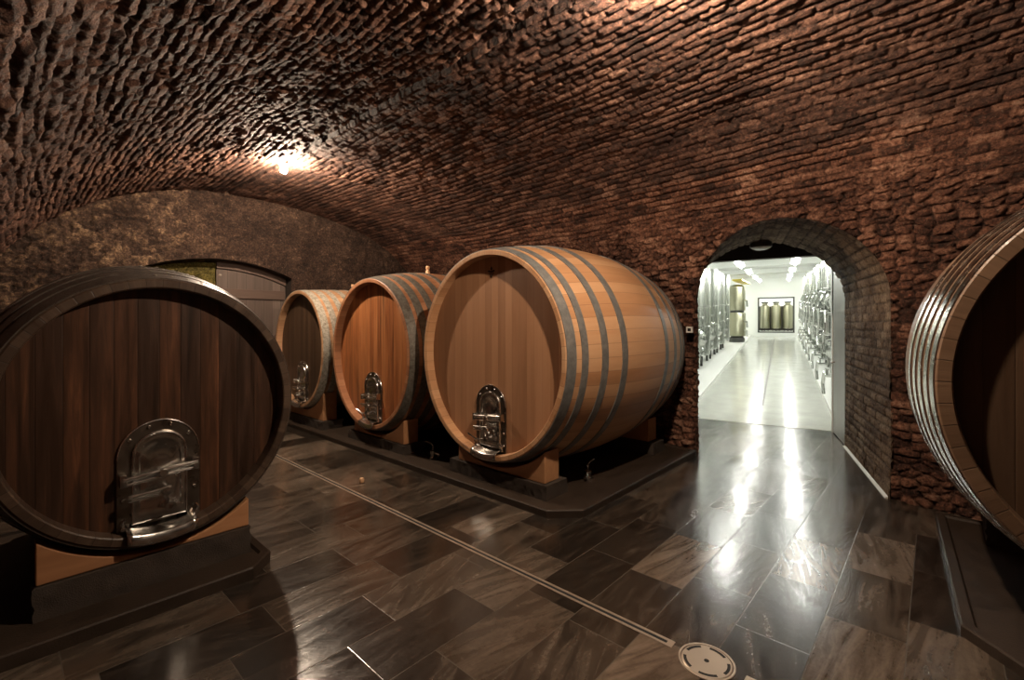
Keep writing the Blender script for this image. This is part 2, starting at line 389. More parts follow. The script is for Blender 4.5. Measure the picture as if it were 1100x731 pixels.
# the left flank has deeper, longer bed joints
gro = np.where(SG < 0, 1.5, 1.0)
Hh = hb * gro * (1 - mr) + hr * mr + .035 * fbm(Yg * 1.1, Ag * 1.1, 90, 3)
# open seam along the crown
Hh = np.where(np.abs(Ag - np.interp(0., sg, av) + .02 * fbm(Yg * 1.5, Yg * 0, 99, 3)) < .026, Hh - .055, Hh)
joint = np.clip(jb * (1 - mr) + jr * mr, 0, 1); tone = tb * (1 - mr) + tr * mr
seam = np.abs(Ag - np.interp(0., sg, av) + .02 * fbm(Yg * 1.5, Yg * 0, 99, 3)) < .028; joint = np.where(seam, 1, joint)
# smoother, sooty far bay on the right flank beyond a cross seam
bay = np.clip((Yg - (5.75 + .05 * fbm(Ag * 3, Yg * 3, 95, 2))) / .04, 0, 1) * (SG > -.2)
Hh = Hh * (1 - .5 * bay) - .02 * bay
P2 = P + Nrm * Hh[..., None]
# arched opening in the right wall: centre line of the hole in (y, z)
OY, OW, OS, OC = 1.165, .885, 1.72, 2.51
def hole_r(y, z):   # <1 inside
    zz_ = np.maximum(z - OS, 0) / (OC - OS); yy_ = (y - OY) / OW
    return np.sqrt(yy_ ** 2 + zz_ ** 2)
HR = hole_r(P2[..., 1], P2[..., 2]); HR = np.where(SG > 0.3, HR, 9)
c4 = (HR[:-1, :-1] + HR[1:, :-1] + HR[1:, 1:] + HR[:-1, 1:]) / 4
keep = c4 > 1.0
# snap the ragged rim onto the opening's outline
near = (np.abs(HR - 1) < .035)
f = np.where(near, 1 / np.maximum(HR, 1e-3), 1)
P2[..., 1] = np.where(near, OY + (P2[..., 1] - OY) * f, P2[..., 1])
P2[..., 2] = np.where(near & (P2[..., 2] > OS), OS + (P2[..., 2] - OS) * f, P2[..., 2])
iL = int(np.searchsorted(av, Z0)); iR = int(np.searchsorted(-zz[NA // 2:], -2.95)) + NA // 2
for nm, a, b, lab in (('wall_left', 0, iL, 'rough stone wall behind the dark cask'), ('ceiling', iL, iR, 'brick barrel vault over the cellar'), ('wall_right', iR, NA - 1, 'rough red brown stone and brick wall with an arched opening')):
    sl = slice(a, b + 1)
    o = grid_obj(nm, P2[:, sl], M['rubble'] if nm != 'ceiling' else M['brick'], {'tone': tone[:, sl], 'joint': joint[:, sl]}, keep[:, a:b])
    struct(o, lab)
del hb, jb, tb, hr, jr, tr, dY, dA

# end wall with an arched niche
NX0, NX1, NS, NC = 1.2, 3.22, 2.25, 2.47
xs = np.arange(-.6, 6.3, .02); zs = np.arange(0, 3.6, .02); Xg, Zg = np.meshgrid(xs, zs, indexing='ij')
h1, j1, t1 = rubble(Xg, Zg, .095, .055, 120, .034)
pl = np.clip((Xg - 1.5 + .8 * fbm(Xg, Zg, 130, 3)) / .9, 0, 1)
h1 = h1 * (1 - .5 * pl); t1 = t1 * (1 - .55 * pl) ; j1 = j1 * (1 - .5 * pl)
EP = np.stack([Xg, YE - h1 * 1.0 - .02 * fbm(Xg * 1.5, Zg * 1.5, 133, 3), Zg], 2)
ncx = (NX0 + NX1) / 2; nhw = (NX1 - NX0) / 2
ntop = NS + (NC - NS) * (1 - np.clip(np.abs(Xg - ncx) / nhw, 0, 1) ** 2)
ins = (np.abs(Xg - ncx) < nhw) & (Zg < ntop)
kp = ~((ins[:-1, :-1].astype(int) + ins[1:, :-1] + ins[1:, 1:] + ins[:-1, 1:]) >= 3)
nr = (np.abs(Zg - ntop) < .022) & (np.abs(Xg - ncx) < nhw); EP[..., 2] = np.where(nr, ntop, EP[..., 2])
struct(grid_obj('wall_end', EP, M['endwall'], {'tone': t1, 'joint': j1}, kp), 'rough stone end wall with a shallow arched door niche')
def narch(x): return NS + (NC - NS) * (1 - (abs(x - ncx) / nhw) ** 2)
b = MB(); N = 24
pts = [(NX0, 0), (NX0, NS)] + [(NX0 + (NX1 - NX0) * i / N, narch(NX0 + (NX1 - NX0) * i / N)) for i in range(1, N)] + [(NX1, NS), (NX1, 0)]
vs = [(x, YE + .04, z) for x, z in pts] + [(x, YE + .5, z) for x, z in pts]; n = len(pts)
b.add(vs, [(i, i + 1, i + 1 + n, i + n) for i in range(n - 1)])
struct(b.build('trim_1', m_plain('niche_reveal', (.03, .02, .015), .85, 0, .4), None), 'dark reveal of the arched niche')
xs = np.arange(NX0 - .02, 2.2, .015); zs = np.arange(0, 2.6, .015); Xg, Zg = np.meshgrid(xs, zs, indexing='ij'); h1, j1, t1 = rubble(Xg, Zg, .12, .07, 160, .02)
struct(grid_obj('wall_niche', np.stack([Xg, YE + .28 - h1, Zg], 2), M['moss'], {'tone': t1, 'joint': j1 * .6}), 'moss tinged masonry filling one side of the niche')
# plank door in the niche
d0, d1 = 2.19, 3.2; yd = YE + .24
b = MB(); ol = [(d0, .03)] + [(d0 + (d1 - d0) * i / 12, narch(d0 + (d1 - d0) * i / 12) - .13) for i in range(13)] + [(d1, .03)]
b.prism(ol, yd, yd + .05)
dr = struct(b.build('door_1', W['door'], None), 'weathered grey plank door in the arched niche')
for z in (1.98, 1.25, .55): MB().box((d0 + .02, yd - .03, z - .075), (d1 - .02, yd - .001, z + .075), .008).build('rail', W['doorrail'], dr)
b = MB()
ol = [(d0 + (d1 - d0) * i / 12, narch(d0 + (d1 - d0) * i / 12) + .02) for i in range(13)] + [(d0 + (d1 - d0) * i / 12, narch(d0 + (d1 - d0) * i / 12) - .115) for i in range(12, -1, -1)]
b.prism(ol, yd - .02, yd + .06); b.build('head_board', W['doorrail'], dr)
MB().lathe([(.0, .014), (.012, .012), (.022, .004), (.024, 0)], 14, Matrix.Translation((d0 + .05, yd, 2.25)) @ Matrix.Rotation(radians(90), 4, 'X')).build('hinge_boss', M['lampmetal'], dr, True)

# floor
TH = radians(12.2); HX, HY = cos(TH), sin(TH); HO = Vector((7.87, 1.10, 0)); HS = .0483
def hp(u, v, z=0.):   # hall frame: u along the hall, v to the left, z over the gently rising floor
    return Vector((HO.x + HX * u - HY * v, HO.y + HY * u + HX * v, z + HS * u))
e0, e1 = hp(-.02, -1.2), hp(-.02, 2.6)
b = MB(); b.add([(-.6, -6.2, 0), (5.4, -6.2, 0), (5.4, 8.3, 0), (-.6, 8.3, 0)], [(0, 1, 2, 3)])
b.add([(5.4, -.6, 0), (e0.x, e0.y - .3, 0), (e1.x, e1.y, 0), (5.4, 3.2, 0)], [(0, 1, 2, 3)])
b.add([(5.4, 3.2, 0), (6.6, 3.2, 0), (6.6, 8.3, 0), (5.4, 8.3, 0)], [(0, 1, 2, 3)])
struct(b.build('floor', M['slate'], None), 'dark polished slate tile floor')
# wall behind the camera
b = MB(); b.box((-.7, -6.3, 0), (5.6, -6.0, 3.8)); struct(b.build('wall_back', m_plain('back_masonry', (.16, .09, .06), .9, 0, .5, 5, .6)))

# passage through the wall: lofted brick barrel with splayed jambs
nu, na = 150, 0
outer = [(OY - OW, z) for z in np.arange(0, OS, .015)] + [(OY - OW * cos(a), OS + (OC - OS) * sin(a)) for a in np.linspace(0, pi, 150)] + [(OY + OW, z) for z in np.arange(OS, -.001, -.015)]
outer = np.array(outer); nsl = len(np.arange(0, OS, .015))
IC, IW, IS, ICr = .815, .90, 1.72, 2.575
inn = [(IC - IW, z) for z in np.arange(0, OS, .015)] + [(IC - IW * cos(a), IS + (ICr - IS) * sin(a)) for a in np.linspace(0, pi, 150)] + [(IC + IW + .03, z) for z in np.arange(OS, -.001, -.015)]
inn = np.array(inn)
UI = -.933
ox = XR + (XW(outer[:, 0]) - XR) * cxr(outer[:, 1]); OP = np.stack([ox - .004, outer[:, 0], outer[:, 1]], 1)
IP = np.stack([HO.x + HX * UI - HY * inn[:, 0], HO.y + HY * UI + HX * inn[:, 0], inn[:, 1]], 1)
tt = np.linspace(0, 1, 160)[:, None, None]; G = OP[None] * (1 - tt) + IP[None] * tt
ul = tt[..., 0] * 2.0 + 0 * G[..., 0]; al = np.concatenate([[0], np.cumsum(np.hypot(*np.diff(outer, axis=0).T))])[None] + 0 * ul
gh, gj, gt = bricks(ul, al, .20, .085, .013, .02, 200)
gn_ = np.cross(np.gradient(G, axis=0), np.gradient(G, axis=1)); gn_ /= np.linalg.norm(gn_, axis=2)[..., None]
cc = np.stack([G[..., 0] * 0, G[..., 1] * 0, G[..., 2] * 0], 2); axis_c = (OP.mean(0) * (1 - tt) + IP.mean(0) * tt); 
s_ = np.sign(((axis_c - G) * gn_).sum(2)); gn_ *= s_[..., None]
gh = gh * .8 + .02 * fbm(ul * 2, al * 2, 210, 2); fade = np.clip(np.minimum(ul / .03, 1), 0, 1)
struct(grid_obj('wall_passage', G + gn_ * ((gh - .002) * 1.0)[..., None], M['jamb'], {'tone': gt, 'joint': gj}), 'brick lined arched passage')
# pale sealing strips where the passage walls meet the floor
b = MB(); a0 = Vector((5.13, .30, 0)); a1 = Vector(IP[0]); dn = Vector((-(a1 - a0).y, (a1 - a0).x, 0)).normalized()
vs = []
for q in (a0, a1):
    for o_, z in ((0, .0), (.022, .0), (.022, .006), (0, .022)): vs.append(q + dn * o_ + Vector((0, 0, z)))
b.add(vs, [(0, 1, 5, 4), (1, 2, 6, 5), (2, 3, 7, 6), (0, 4, 7, 3), (0, 3, 2, 1), (4, 5, 6, 7)])
struct(b.build('baseboard_passage', m_plain('pale_sealant', (.5, .47, .42), .35), None))

# ------------------------------------------------------------------ casks
K = 1.053
def arch_outline(w, h, n=14, z0=0.):
    r = w / 2; o = [(-r, z0), (-r, z0 + h - r)]
    o += [(-r * cos(a), z0 + h - r + r * sin(a)) for a in np.linspace(0, pi, n)[1:-1]] + [(r, z0 + h - r), (r, z0)]
    return o
def stretch(o, f): return o
def make_cask(name, loc, rotz, r, rb, L, key, hoops, label, nst=56, bungs=False, emblem=False, rivets=False, tap=1, door=True, rec=.088, chime=.045):
    zc = K * rb
    root = thing(name, (loc[0], loc[1], loc[2] - zc), rotz, label, 'barrel', 'casks along the cellar walls')
    F = Matrix.Translation((0, 0, zc)) @ Matrix.Rotation(radians(-90), 4, 'X')   # lathe h -> +y ; (x, y)->(x, -z)
    R = lambda t: r + (rb - r) * (1 - (2 * t - 1) ** 2)
    p = [(r - chime - .004, rec + .004), (r - chime, 0.006), (r - chime + .006, 0), (r - .006, 0), (R(.004), .006)]
    p += [(R(t), t * L) for t in np.linspace(.02, .98, 33)]
    p += [(R(.996), L - .006), (r - .006, L), (r - chime, L), (r - chime - .004, L - rec)]
    m = MB()
    m.lathe(p, 168, F, K, nst, False)
    # drop the two end caps (the heads close the cask)
    m.f = m.f[:-2]; m.uv = m.uv[:-2]
    m.build('staves', W[key + '_stave'], root, True, 0, 28)
    hd = MB().lathe([(0, rec), (r - chime + .004, rec), (r - chime + .004, rec + .03), (0, rec + .03)], 96, F, K)
    hd.build('head', W[key + '_head'], root, False)
    hd = MB().lathe([(0, L - rec - .03), (r - chime + .004, L - rec - .03), (r - chime + .004, L - rec), (0, L - rec)], 64, F, K)
    hd.build('head', W[key + '_head'], root, False)
    for (t0, t1) in hoops:
        th = .007; ts = np.linspace(t0, t1, 6); pr = [(R(t0) + .0005, t0 * L)] + [(R(t) + th, t * L) for t in ts] + [(R(t1) + .0005, t1 * L)]
        m = MB().lathe(pr, 168, F, K); m.f = m.f[:-2]; m.uv = m.uv[:-2]
        ho = m.build('hoop', HOOP[key], root, True, 0, 40)
        if rivets:
            mid = (t0 + t1) / 2
            for a in (92, 86, 80, 74):
                a_ = radians(a); q = Vector(((R(mid) + th) * cos(a_), 0, (R(mid) + th) * sin(a_) * K))
                Fm = Matrix.Translation((q.x, mid * L, zc + q.z)) @ Matrix.Rotation(pi / 2 - a_, 4, 'Y')
                MB().lathe([(0, .006), (.007, .004), (.010, 0)], 10, Fm).build('rivet', M['lampmetal'], ho, True)
    if bungs:
        t = .5; MB().lathe([(0, .11), (.020, .108), (.028, .095), (.026, .075), (.018, .06), (.03, .02), (.034, -.02)], 16, Matrix.Translation((0, L * .5, zc + K * rb))).build('bung', W['bung'], root, True)
    if emblem:
        e = MB(); ez = zc + K * r * .80; y0, y1 = rec - .004, rec + .002
        def poly(pts): e.prism([(a * .001 , ez + c * .001) for a, c in pts], y0, y1)
        poly([(0, 52), (-14, 30), (0, 12), (14, 30)]); poly([(-46, 10), (-30, 20), (-8, 8), (-8, -4), (-30, 0)]); poly([(46, 10), (30, 20), (8, 8), (8, -4), (30, 0)])
        poly([(-5, 12), (5, 12), (5, -6), (-5, -6)]); poly([(-34, -10), (34, -10), (30, -18), (-30, -18)])
        poly([(-22, -24), (-8, -24), (0, -38), (8, -24), (22, -24), (0, -54)])
        e.build('branded_crest', m_plain('burnt_mark', (.022, .012, .008), .6), root)
    if door: manhole(root, zc - K * r, rec, chime, tap)
    return root

def manhole(root, zb, rec, chime, tap):
    """arched steel manway door low on the head; zb = height of the lowest point of the chime"""
    w, h = .385, .66; y = rec
    o = arch_outline(w, h, 18, zb + .012)
    pl_ = MB(); pl_.prism(o, y - .012, y + .001)
    md = pl_.build('manhole_door', M['darksteel'], root, False, .003)
    # rim bead and bolts
    rim = [(a * .98, y - .012, c) for a, c in o[1:-1]]
    MB().tube(rim, .0045, 8).build('edge_bead', M['steel'], md, True)
    bolts = []
    for a in (35, 72, 108, 145): bolts.append((-cos(radians(a)) * (w / 2 - .026), zb + .012 + h - w / 2 + sin(radians(a)) * (w / 2 - .026)))
    for s_ in (-1, 1):
        for z in (.36, .25, .14): bolts.append((s_ * (w / 2 - .026), zb + z))
    for (a, c) in bolts:
        MB().lathe([(0, .011), (.006, .0105), (.010, .006), (.0115, 0)], 10, Matrix.Translation((a, y - .012, c)) @ Matrix.Rotation(radians(90), 4, 'X')).build('bolt', M['steel'], md, True)
    # inner hatch: domed arched lid with a rolled rim
    hw, hh, hz = .245, .49, zb + .115
    ho = arch_outline(hw, hh, 18, hz); cx, cz = 0, hz + hh * .52
    m = MB(); n = len(ho); rings = [(1.0, 0), (.97, .012), (.80, .016), (.74, .006), (.4, .014), (0.02, .018)]; vs = []
    for f_, d in rings: vs += [(cx + (a - cx) * f_, y - .012 - d, cz + (c - cz) * f_) for a, c in ho]
    fs = [(i * n + k, i * n + (k + 1) % n, (i + 1) * n + (k + 1) % n, (i + 1) * n + k) for i in range(len(rings) - 1) for k in range(n)]
    fs.append(tuple((len(rings) - 1) * n + k for k in range(n))); m.add(vs, fs)
    m.build('hatch', M['steel'], md, True, 0, 50)
    MB().tube([(a, y - .020, c) for a, c in ho], .009, 8, True).build('hatch_rim', M['steel'], md, True)
    # crossbar clamped over the hatch
    m = MB(); zb1 = zb + .385
    m.tube([(-.17, y - .062, zb1 - .012), (.17, y - .062, zb1 + .022)], .013, 12); m.tube([(-.16, y - .055, zb1 - .042), (.15, y - .055, zb1 - .012)], .010, 12)
    m.box((-.185, y - .07, zb1 - .05), (-.155, y - .01, zb1 + .016), .004); m.box((.150, y - .07, zb1 - .02), (.180, y - .01, zb1 + .045), .004)
    m.lathe([(.0, .02), (.02, .02), (.024, .012), (.024, -.0), (.014, -.03)], 14, Matrix.Translation((.005, y - .07, zb1 - .006)) @ Matrix.Rotation(radians(90), 4, 'X'))
    m.build('crossbar', M['steel'], md, True)
    # T handle of the clamp screw
    m = MB(); zt = zb + .288
    m.tube([(-.15, y - .082, zt - .006), (-.03, y - .085, zt), (.04, y - .085, zt + .012)], .012, 12); m.tube([(-.15, y - .082, zt - .03), (-.02, y - .085, zt - .022)], .007, 10)
    m.lathe([(0, .03), (.022, .028), (.026, .014), (.02, 0), (.016, -.055)], 16, Matrix.Translation((.02, y - .075, zt - .01)) @ Matrix.Rotation(radians(90), 4, 'X'))
    m.build('clamp_handle', M['steel'], md, True)
    # tap with a round nozzle facing out
    m = MB(); zt = zb + .195
    fx = .03
    m.lathe([(.030, 0), (.030, .02), (.018, .024), (.018, .07), (.026, .072), (.026, .098), (.014, .098), (.014, .06)], 20, Matrix.Translation((fx, y - .02, zt)) @ Matrix.Rotation(radians(90), 4, 'X'))
    m.tube([(fx, y - .06, zt), (fx - .005, y - .062, zt + .05), (fx - .03, y - .064, zt + .075)], [.010, .008, .006], 10)
    if tap > 1: m.tube([(fx - .02, y - .07, zt - .01), (-.10, y - .10, zt - .02), (-.19, y - .12, zt + .025)], [.008, .007, .008], 10)
    m.build('tap', M['steel'], md, True)
    # drip sill folded over the chime
    m = MB(); pts = []
    for i in range(13):
        x_ = -.16 + .32 * i / 12; zc_ = zb + .012 + .09 * (x_ / .3) ** 2
        pts.append((x_, zc_))
    vs = []; prof_ = [(y - .012, .085), (y - .03, .07), (-.012, .055), (-.028, .045), (-.030, -.004), (-.012, -.010)]
    for x_, zc_ in pts: vs += [(x_, yy, zc_ + dz) for yy, dz in prof_]
    k_ = len(prof_); m.add(vs, [(i * k_ + j, (i + 1) * k_ + j, (i + 1) * k_ + j + 1, i * k_ + j + 1) for i in range(12) for j in range(k_ - 1)])
    so = m.build('drip_sill', M['steel'], md, True, 0, 60); q = so.modifiers.new('thick', 'SOLIDIFY'); q.thickness = .004
    for s_ in (-1, 1):
        m = MB().tube([(s_ * .165, y - .03, zb + .10), (s_ * .175, y - .05, zb + .14), (s_ * .16, y - .05, zb + .16)], .008, 8)
        m.lathe([(0, .014), (.012, .012), (.014, 0)], 10, Matrix.Translation((s_ * .168, y - .04, zb + .105)) @ Matrix.Rotation(radians(90), 4, 'X'))
        m.build('sill_catch', M['steel'], md, True)

mirror = lambda hs: hs + [(1 - b_, 1 - a_) for a_, b_ in hs]
HC = mirror([(.003, .045), (.072, .103), (.175, .21), (.295, .332)])
HM = mirror([(.003, .06), (.085, .135), (.17, .215), (.265, .31), (.375, .41)])
HL = mirror([(.006, .075), (.10, .155), (.185, .24), (.30, .35)])
HRr = mirror([(.004, .032), (.055, .085), (.115, .145), (.18, .21), (.26, .29)])
CASK = {
 'c': dict(loc=(2.952, 3.022, 1.223), rotz=radians(-90), r=.903, rb=1.034, L=2.30),
 'm': dict(loc=(2.950, 5.032, 1.150), rotz=radians(-90), r=.854, rb=.975, L=1.80),
 'b': dict(loc=(2.900, 6.872, 1.144), rotz=radians(-90), r=.806, rb=.845, L=1.75),
 'l': dict(loc=(.612, 3.2053, 1.018), rotz=0., r=.697, rb=.8115, L=1.44),
 'r': dict(loc=(2.910, -.859, 1.240), rotz=radians(-87.7), r=.859, rb=.960, L=1.84)}
make_cask('wine_cask', key='c', hoops=HC, label='large honey coloured oak cask with grey hoops beside the bright arched passage', emblem=True, tap=2, **CASK['c'])
make_cask('wine_cask', key='m', hoops=HM, label='reddish streaked oak cask between the honey coloured cask and the dark small one', bungs=True, tap=2, **CASK['m'])
make_cask('wine_cask', key='b', hoops=HM, label='farthest dark faced cask with pale mottled hoops near the plank door', bungs=True, tap=2, **CASK['b'])
make_cask('wine_cask', key='l', hoops=HL, label='almost black old cask facing the room on the side opposite the passage', rivets=True, **CASK['l'])
make_cask('wine_cask', key='r', hoops=HRr, label='brown cask with shiny narrow steel hoops cut off by the picture edge', door=False, rec=.065, chime=.06, **CASK['r'])

# cradles: dished oak beams under every cask, on rough plinths on low stone platforms
def loc2w(c, x, y, z=0):
    a = c['rotz']; return (c['loc'][0] + x * cos(a) - y * sin(a), c['loc'][1] + x * sin(a) + y * cos(a), z)
def cradle(c, y0, y1, x0, x1, zbot, label, gap=.004):
    r, rb, L = c['r'], c['rb'], c['L']; R = lambda y: r + (rb - r) * (1 - (2 * y / L - 1) ** 2)
    rr = max(R(y0), R(y1)) + .008; zc = c['loc'][2]
    t = thing('cask_cradle', loc2w(c, 0, 0, 0), c['rotz'], label, 'barrel cradle', 'oak cradle beams under the casks')
    m = MB(); n = 24; top = [(x0 + (x1 - x0) * i / n, zc - K * sqrt(rr ** 2 - (x0 + (x1 - x0) * i / n) ** 2) - gap) for i in range(n + 1)]
    m.prism([(x0, zbot)] + top + [(x1, zbot)], y0, y1); m.build('beam', W['beam'], t, False, .006)
    return t
def rough_block(name, a, b_, mat, parent=None, seed=0, amp=.007):
    (x0, y0, z0), (x1, y1, z1) = a, b_
    bm = bmesh.new(); bmesh.ops.create_cube(bm, size=1)
    for v in bm.verts: v.co = Vector(((x0 + x1) / 2 + v.co.x * (x1 - x0), (y0 + y1) / 2 + v.co.y * (y1 - y0), (z0 + z1) / 2 + v.co.z * (z1 - z0)))
    for ax in range(3):
        lo, hi = ((x0, x1), (y0, y1), (z0, z1))[ax]; n = max(1, int((hi - lo) / .028))
        for i in range(1, n):
            p = Vector((0, 0, 0)); p[ax] = lo + (hi - lo) * i / n; nn = Vector((0, 0, 0)); nn[ax] = 1
            bmesh.ops.bisect_plane(bm, geom=bm.verts[:] + bm.edges[:] + bm.faces[:], plane_co=p, plane_no=nn)
    rnd = random.Random(seed)
    for v in bm.verts:
        if z0 + .01 < v.co.z:
            top = v.co.z > z1 - .005
            v.co += Vector((rnd.uniform(-amp, amp), rnd.uniform(-amp, amp), 0 if top else rnd.uniform(-amp, amp) * .5))
    me = bpy.data.meshes.new(name); bm.to_mesh(me); bm.free(); me.materials.append(mat); me.polygons.foreach_set('use_smooth', [True] * len(me.polygons)); me.set_sharp_from_angle(angle=radians(50))
    return link(bpy.data.objects.new(name, me), parent)

cC, cM, cB, cL, cR = (CASK[k] for k in 'cmblr')
for c, zb, lab, dx in ((cC, .17, 'honey coloured cask', 0.), (cM, .150, 'reddish cask', 0.), (cB, .165, 'farthest dark faced cask', 0)):
    cradle(c, .09, .29, -.46, .62, zb, 'oak cradle beam under the front of the ' + lab); cradle(c, c['L'] - .32, c['L'] - .12, -.5, .62, zb, 'oak cradle beam under the rear of the ' + lab)
cradle(cL, .03, .13, -.50, .45, .222, 'oak cradle beam under the front of the almost black cask'); cradle(cL, 1.31, 1.41, -.45, .45, .222, 'oak cradle beam under the rear of the almost black cask')
cradle(cR, .09, .29, -.5, .5, .22, 'oak cradle beam under the front of the shiny hooped cask'); cradle(cR, 1.5, 1.70, -.5, .5, .22, 'oak cradle beam under the rear of the shiny hooped cask')
def platform(label, outline, h, plinths, lipw=.05):
    t = thing('cask_platform', (outline[0][0], outline[0][1], 0), 0, label, 'platform', 'low stone platforms under the casks')
    ox, oy = outline[0]
    m = MB(); n = len(outline)
    cx = sum(p[0] for p in outline) / n; cy = sum(p[1] for p in outline) / n
    def inset(d):
        r_ = []
        for i in range(n):
            a = Vector(outline[i - 1]); b_ = Vector(outline[i]); c_ = Vector(outline[(i + 1) % n])
            e1 = (b_ - a).normalized(); e2 = (c_ - b_).normalized(); n1 = Vector((-e1.y, e1.x)); n2 = Vector((-e2.y, e2.x))
            q = (n1 + n2); q = q / max(.2, q.dot(n1)); p = b_ + q * d; r_.append((p.x, p.y))
        return r_
    lv = [(inset(0), 0), (inset(0), h - .008), (inset(.008), h), (inset(lipw), h), (inset(lipw + .012), h - .015)]
    vs = [(p[0] - ox, p[1] - oy, z) for o_, z in lv for p in o_]
    fs = [(i * n + k, i * n + (k + 1) % n, (i + 1) * n + (k + 1) % n, (i + 1) * n + k) for i in range(len(lv) - 1) for k in range(n)] + [tuple((len(lv) - 1) * n + k for k in range(n))]
    m.add(vs, fs); m.build('slab', M['platform'], t)
    for i, (a, b_) in enumerate(plinths):
        rough_block('plinth', (a[0] - ox, a[1] - oy, h - .02), (b_[0] - ox, b_[1] - oy, b_[2]), M['plinth'], t, i + len(label))
    return t
pls = []
for c, zb in ((cC, .167), (cM, .147), (cB, .162)):
    X0, Y0 = c['loc'][:2]
    pls.append(((X0 + .06, Y0 - .66, 0), (X0 + .36, Y0 + .56, zb))); pls.append(((X0 + c['L'] - .36, Y0 - .70, 0), (X0 + c['L'] - .08, Y0 + .56, zb)))
platform('long chamfered dark stone platform under the row of three casks', [(3.045, 2.02), (5.36, 2.02), (5.58, 3.1), (5.74, 5.0), (5.74, 7.70), (2.84, 7.70), (2.84, 2.225)], .06, pls)
X0, Y0 = cL['loc'][:2]
platform('dark stone platform under the almost black cask', [(-.20, 2.97), (1.0, 2.97), (1.15, 3.12), (1.15, 4.75), (-.20, 4.75)], .07,
         [((X0 - .51, Y0 + .01, 0), (X0 + .455, Y0 + .15, .218)), ((X0 - .46, Y0 + 1.29, 0), (X0 + .46, Y0 + 1.43, .218))])
pr = []
platform('dark stone platform under the shiny hooped cask', [(2.89, -3.2), (4.86, -3.2), (4.86, .0), (3.115, -.091), (2.89, -.30)][:5], .055, [((cR['loc'][0] + .07, -1.38, 0), (cR['loc'][0] + .34, -.32, .217)), ((cR['loc'][0] + 1.48, -1.30, 0), (cR['loc'][0] + 1.74, -.25, .217))])

# drain valves on the platform
def drain_valve(loc, rot, label):
    t = thing('drain_valve', loc, rot, label, 'valve', 'small steel valves at the casks')
    MB().lathe([(.0, 0), (.05, 0), (.05, .012), (.028, .016), (.028, .05), (.034, .052), (.034, .075), (0, .08)], 18).build('body', M['steel'], t, True)
    MB().tube([(0, 0, .045), (.06, 0, .05), (.085, 0, .03)], [.014, .014, .017], 12).build('outlet', M['steel'], t, True)
    MB().tube([(0, 0, .078), (0, 0, .13), (-.03, .01, .15), (-.12, .03, .155)], [.007, .007, .007, .009], 10).build('lever', M['steel'], t, True)
drain_valve((3.72, 2.42, .047), radians(200), 'small steel valve with a lever under the belly of the honey coloured cask')
drain_valve((3.17, 4.05, .047), radians(285), 'small steel valve with a lever between the honey and the reddish cask')

# ------------------------------------------------------------------ floor drain, round cover, bung
def slot_drain(x, y0, y1, w, label):
    t = thing('slot_drain', (x, y0, 0), 0, label, 'drain', 'slot drains down the aisle'); L = y1 - y0
    MB().box((-w / 2, 0, -.002), (-.010, L, .0025)).box((.010, 0, -.002), (w / 2, L, .0025)).box((-.010, 0, -.002), (.010, .03, .0025)).box((-.010, L - .03, -.002), (.010, L, .0025)).build('steel_edge', M['drain'], t)
    MB().box((-.0101, .029, -.003), (.0101, L - .029, .0006)).build('slot', M['black'], t)
slot_drain(2.115, .905, 7.6, .05, 'long steel slot drain running down the aisle from the round cover')
slot_drain(2.115, -3.5, .595, .05, 'steel slot drain ending at the round cover by the bottom picture edge')
t = thing('drain_cover', (2.112, .752, 0), radians(27), 'round steel drain cover with curved slots at the end of the slot drain', 'drain cover')
MB().lathe([(0, .004), (.103, .004), (.106, .0015), (.106, -.003), (0, -.003)], 64).build('cover_plate', M['drain'], t)
m = MB().lathe([(.109, -.003), (.109, .004), (.118, .004), (.118, -.003)], 64, None, 1, None, True); m.build('rim', M['drain'], t)
m = MB()
for k_ in range(5):
    a0 = radians(72 * k_ + 8); a1 = radians(72 * k_ + 56); pts = []
    for i in range(13): a = a0 + (a1 - a0) * i / 12; pts.append((.097 * cos(a), .097 * sin(a)))
    for i in range(12, -1, -1): a = a0 + (a1 - a0) * i / 12; pts.append((.084 * cos(a), .084 * sin(a)))
    m.prism(pts, .003, .0046, 'z')
m.lathe([(0, .0046), (.011, .0046), (.011, .003)], 16); m.build('slot', M['black'], t)
o = MB().lathe([(0, .046), (.018, .044), (.024, .03), (.022, .008), (.016, 0), (0, 0)], 16).build('wooden_bung', W['bung'], None, True)
o.location = (2.30, 4.02, .0); tag(o, 'small wooden bung standing on the floor beside the slot drain', 'bung')

# ------------------------------------------------------------------ lamps along the crown
def lamp(y, label):
    t = thing('ceiling_lamp', (XR, y, 3.395), 0, label, 'lamp', 'bare bulbs along the vault crown')
    MB().lathe([(0, .03), (.055, .028), (.055, 0), (.03, -.012), (.024, -.03), (0, -.03)], 24).build('lamp_base', M['lampmetal'], t, True)
    bm = bmesh.new(); bmesh.ops.create_icosphere(bm, subdivisions=3, radius=.038, matrix=Matrix.Translation((0, 0, -.066)))
    me = bpy.data.meshes.new('bulb'); bm.to_mesh(me); bm.free(); me.materials.append(M['bulb']); me.polygons.foreach_set('use_smooth', [True] * len(me.polygons)); link(bpy.data.objects.new('bulb', me), t)
lamp(5.70, 'bare glowing bulb under the vault above the far casks')
lamp(1.0, 'bare bulb on the vault crown just above the picture edge')
# small fitting on the wall beside the honey cask
t = thing('wall_socket', (5.36, 2.10, 1.44), radians(11), 'small pale square socket on the stone wall beside the passage', 'socket')
MB().box((-.03, -.035, -.035), (.03, .035, .035), .006).build('housing', m_plain('socket_white', (.6, .57, .52), .4), t)
MB().box((-.034, -.018, -.018), (-.029, .018, .018), .002).build('cover', M['black'], t)

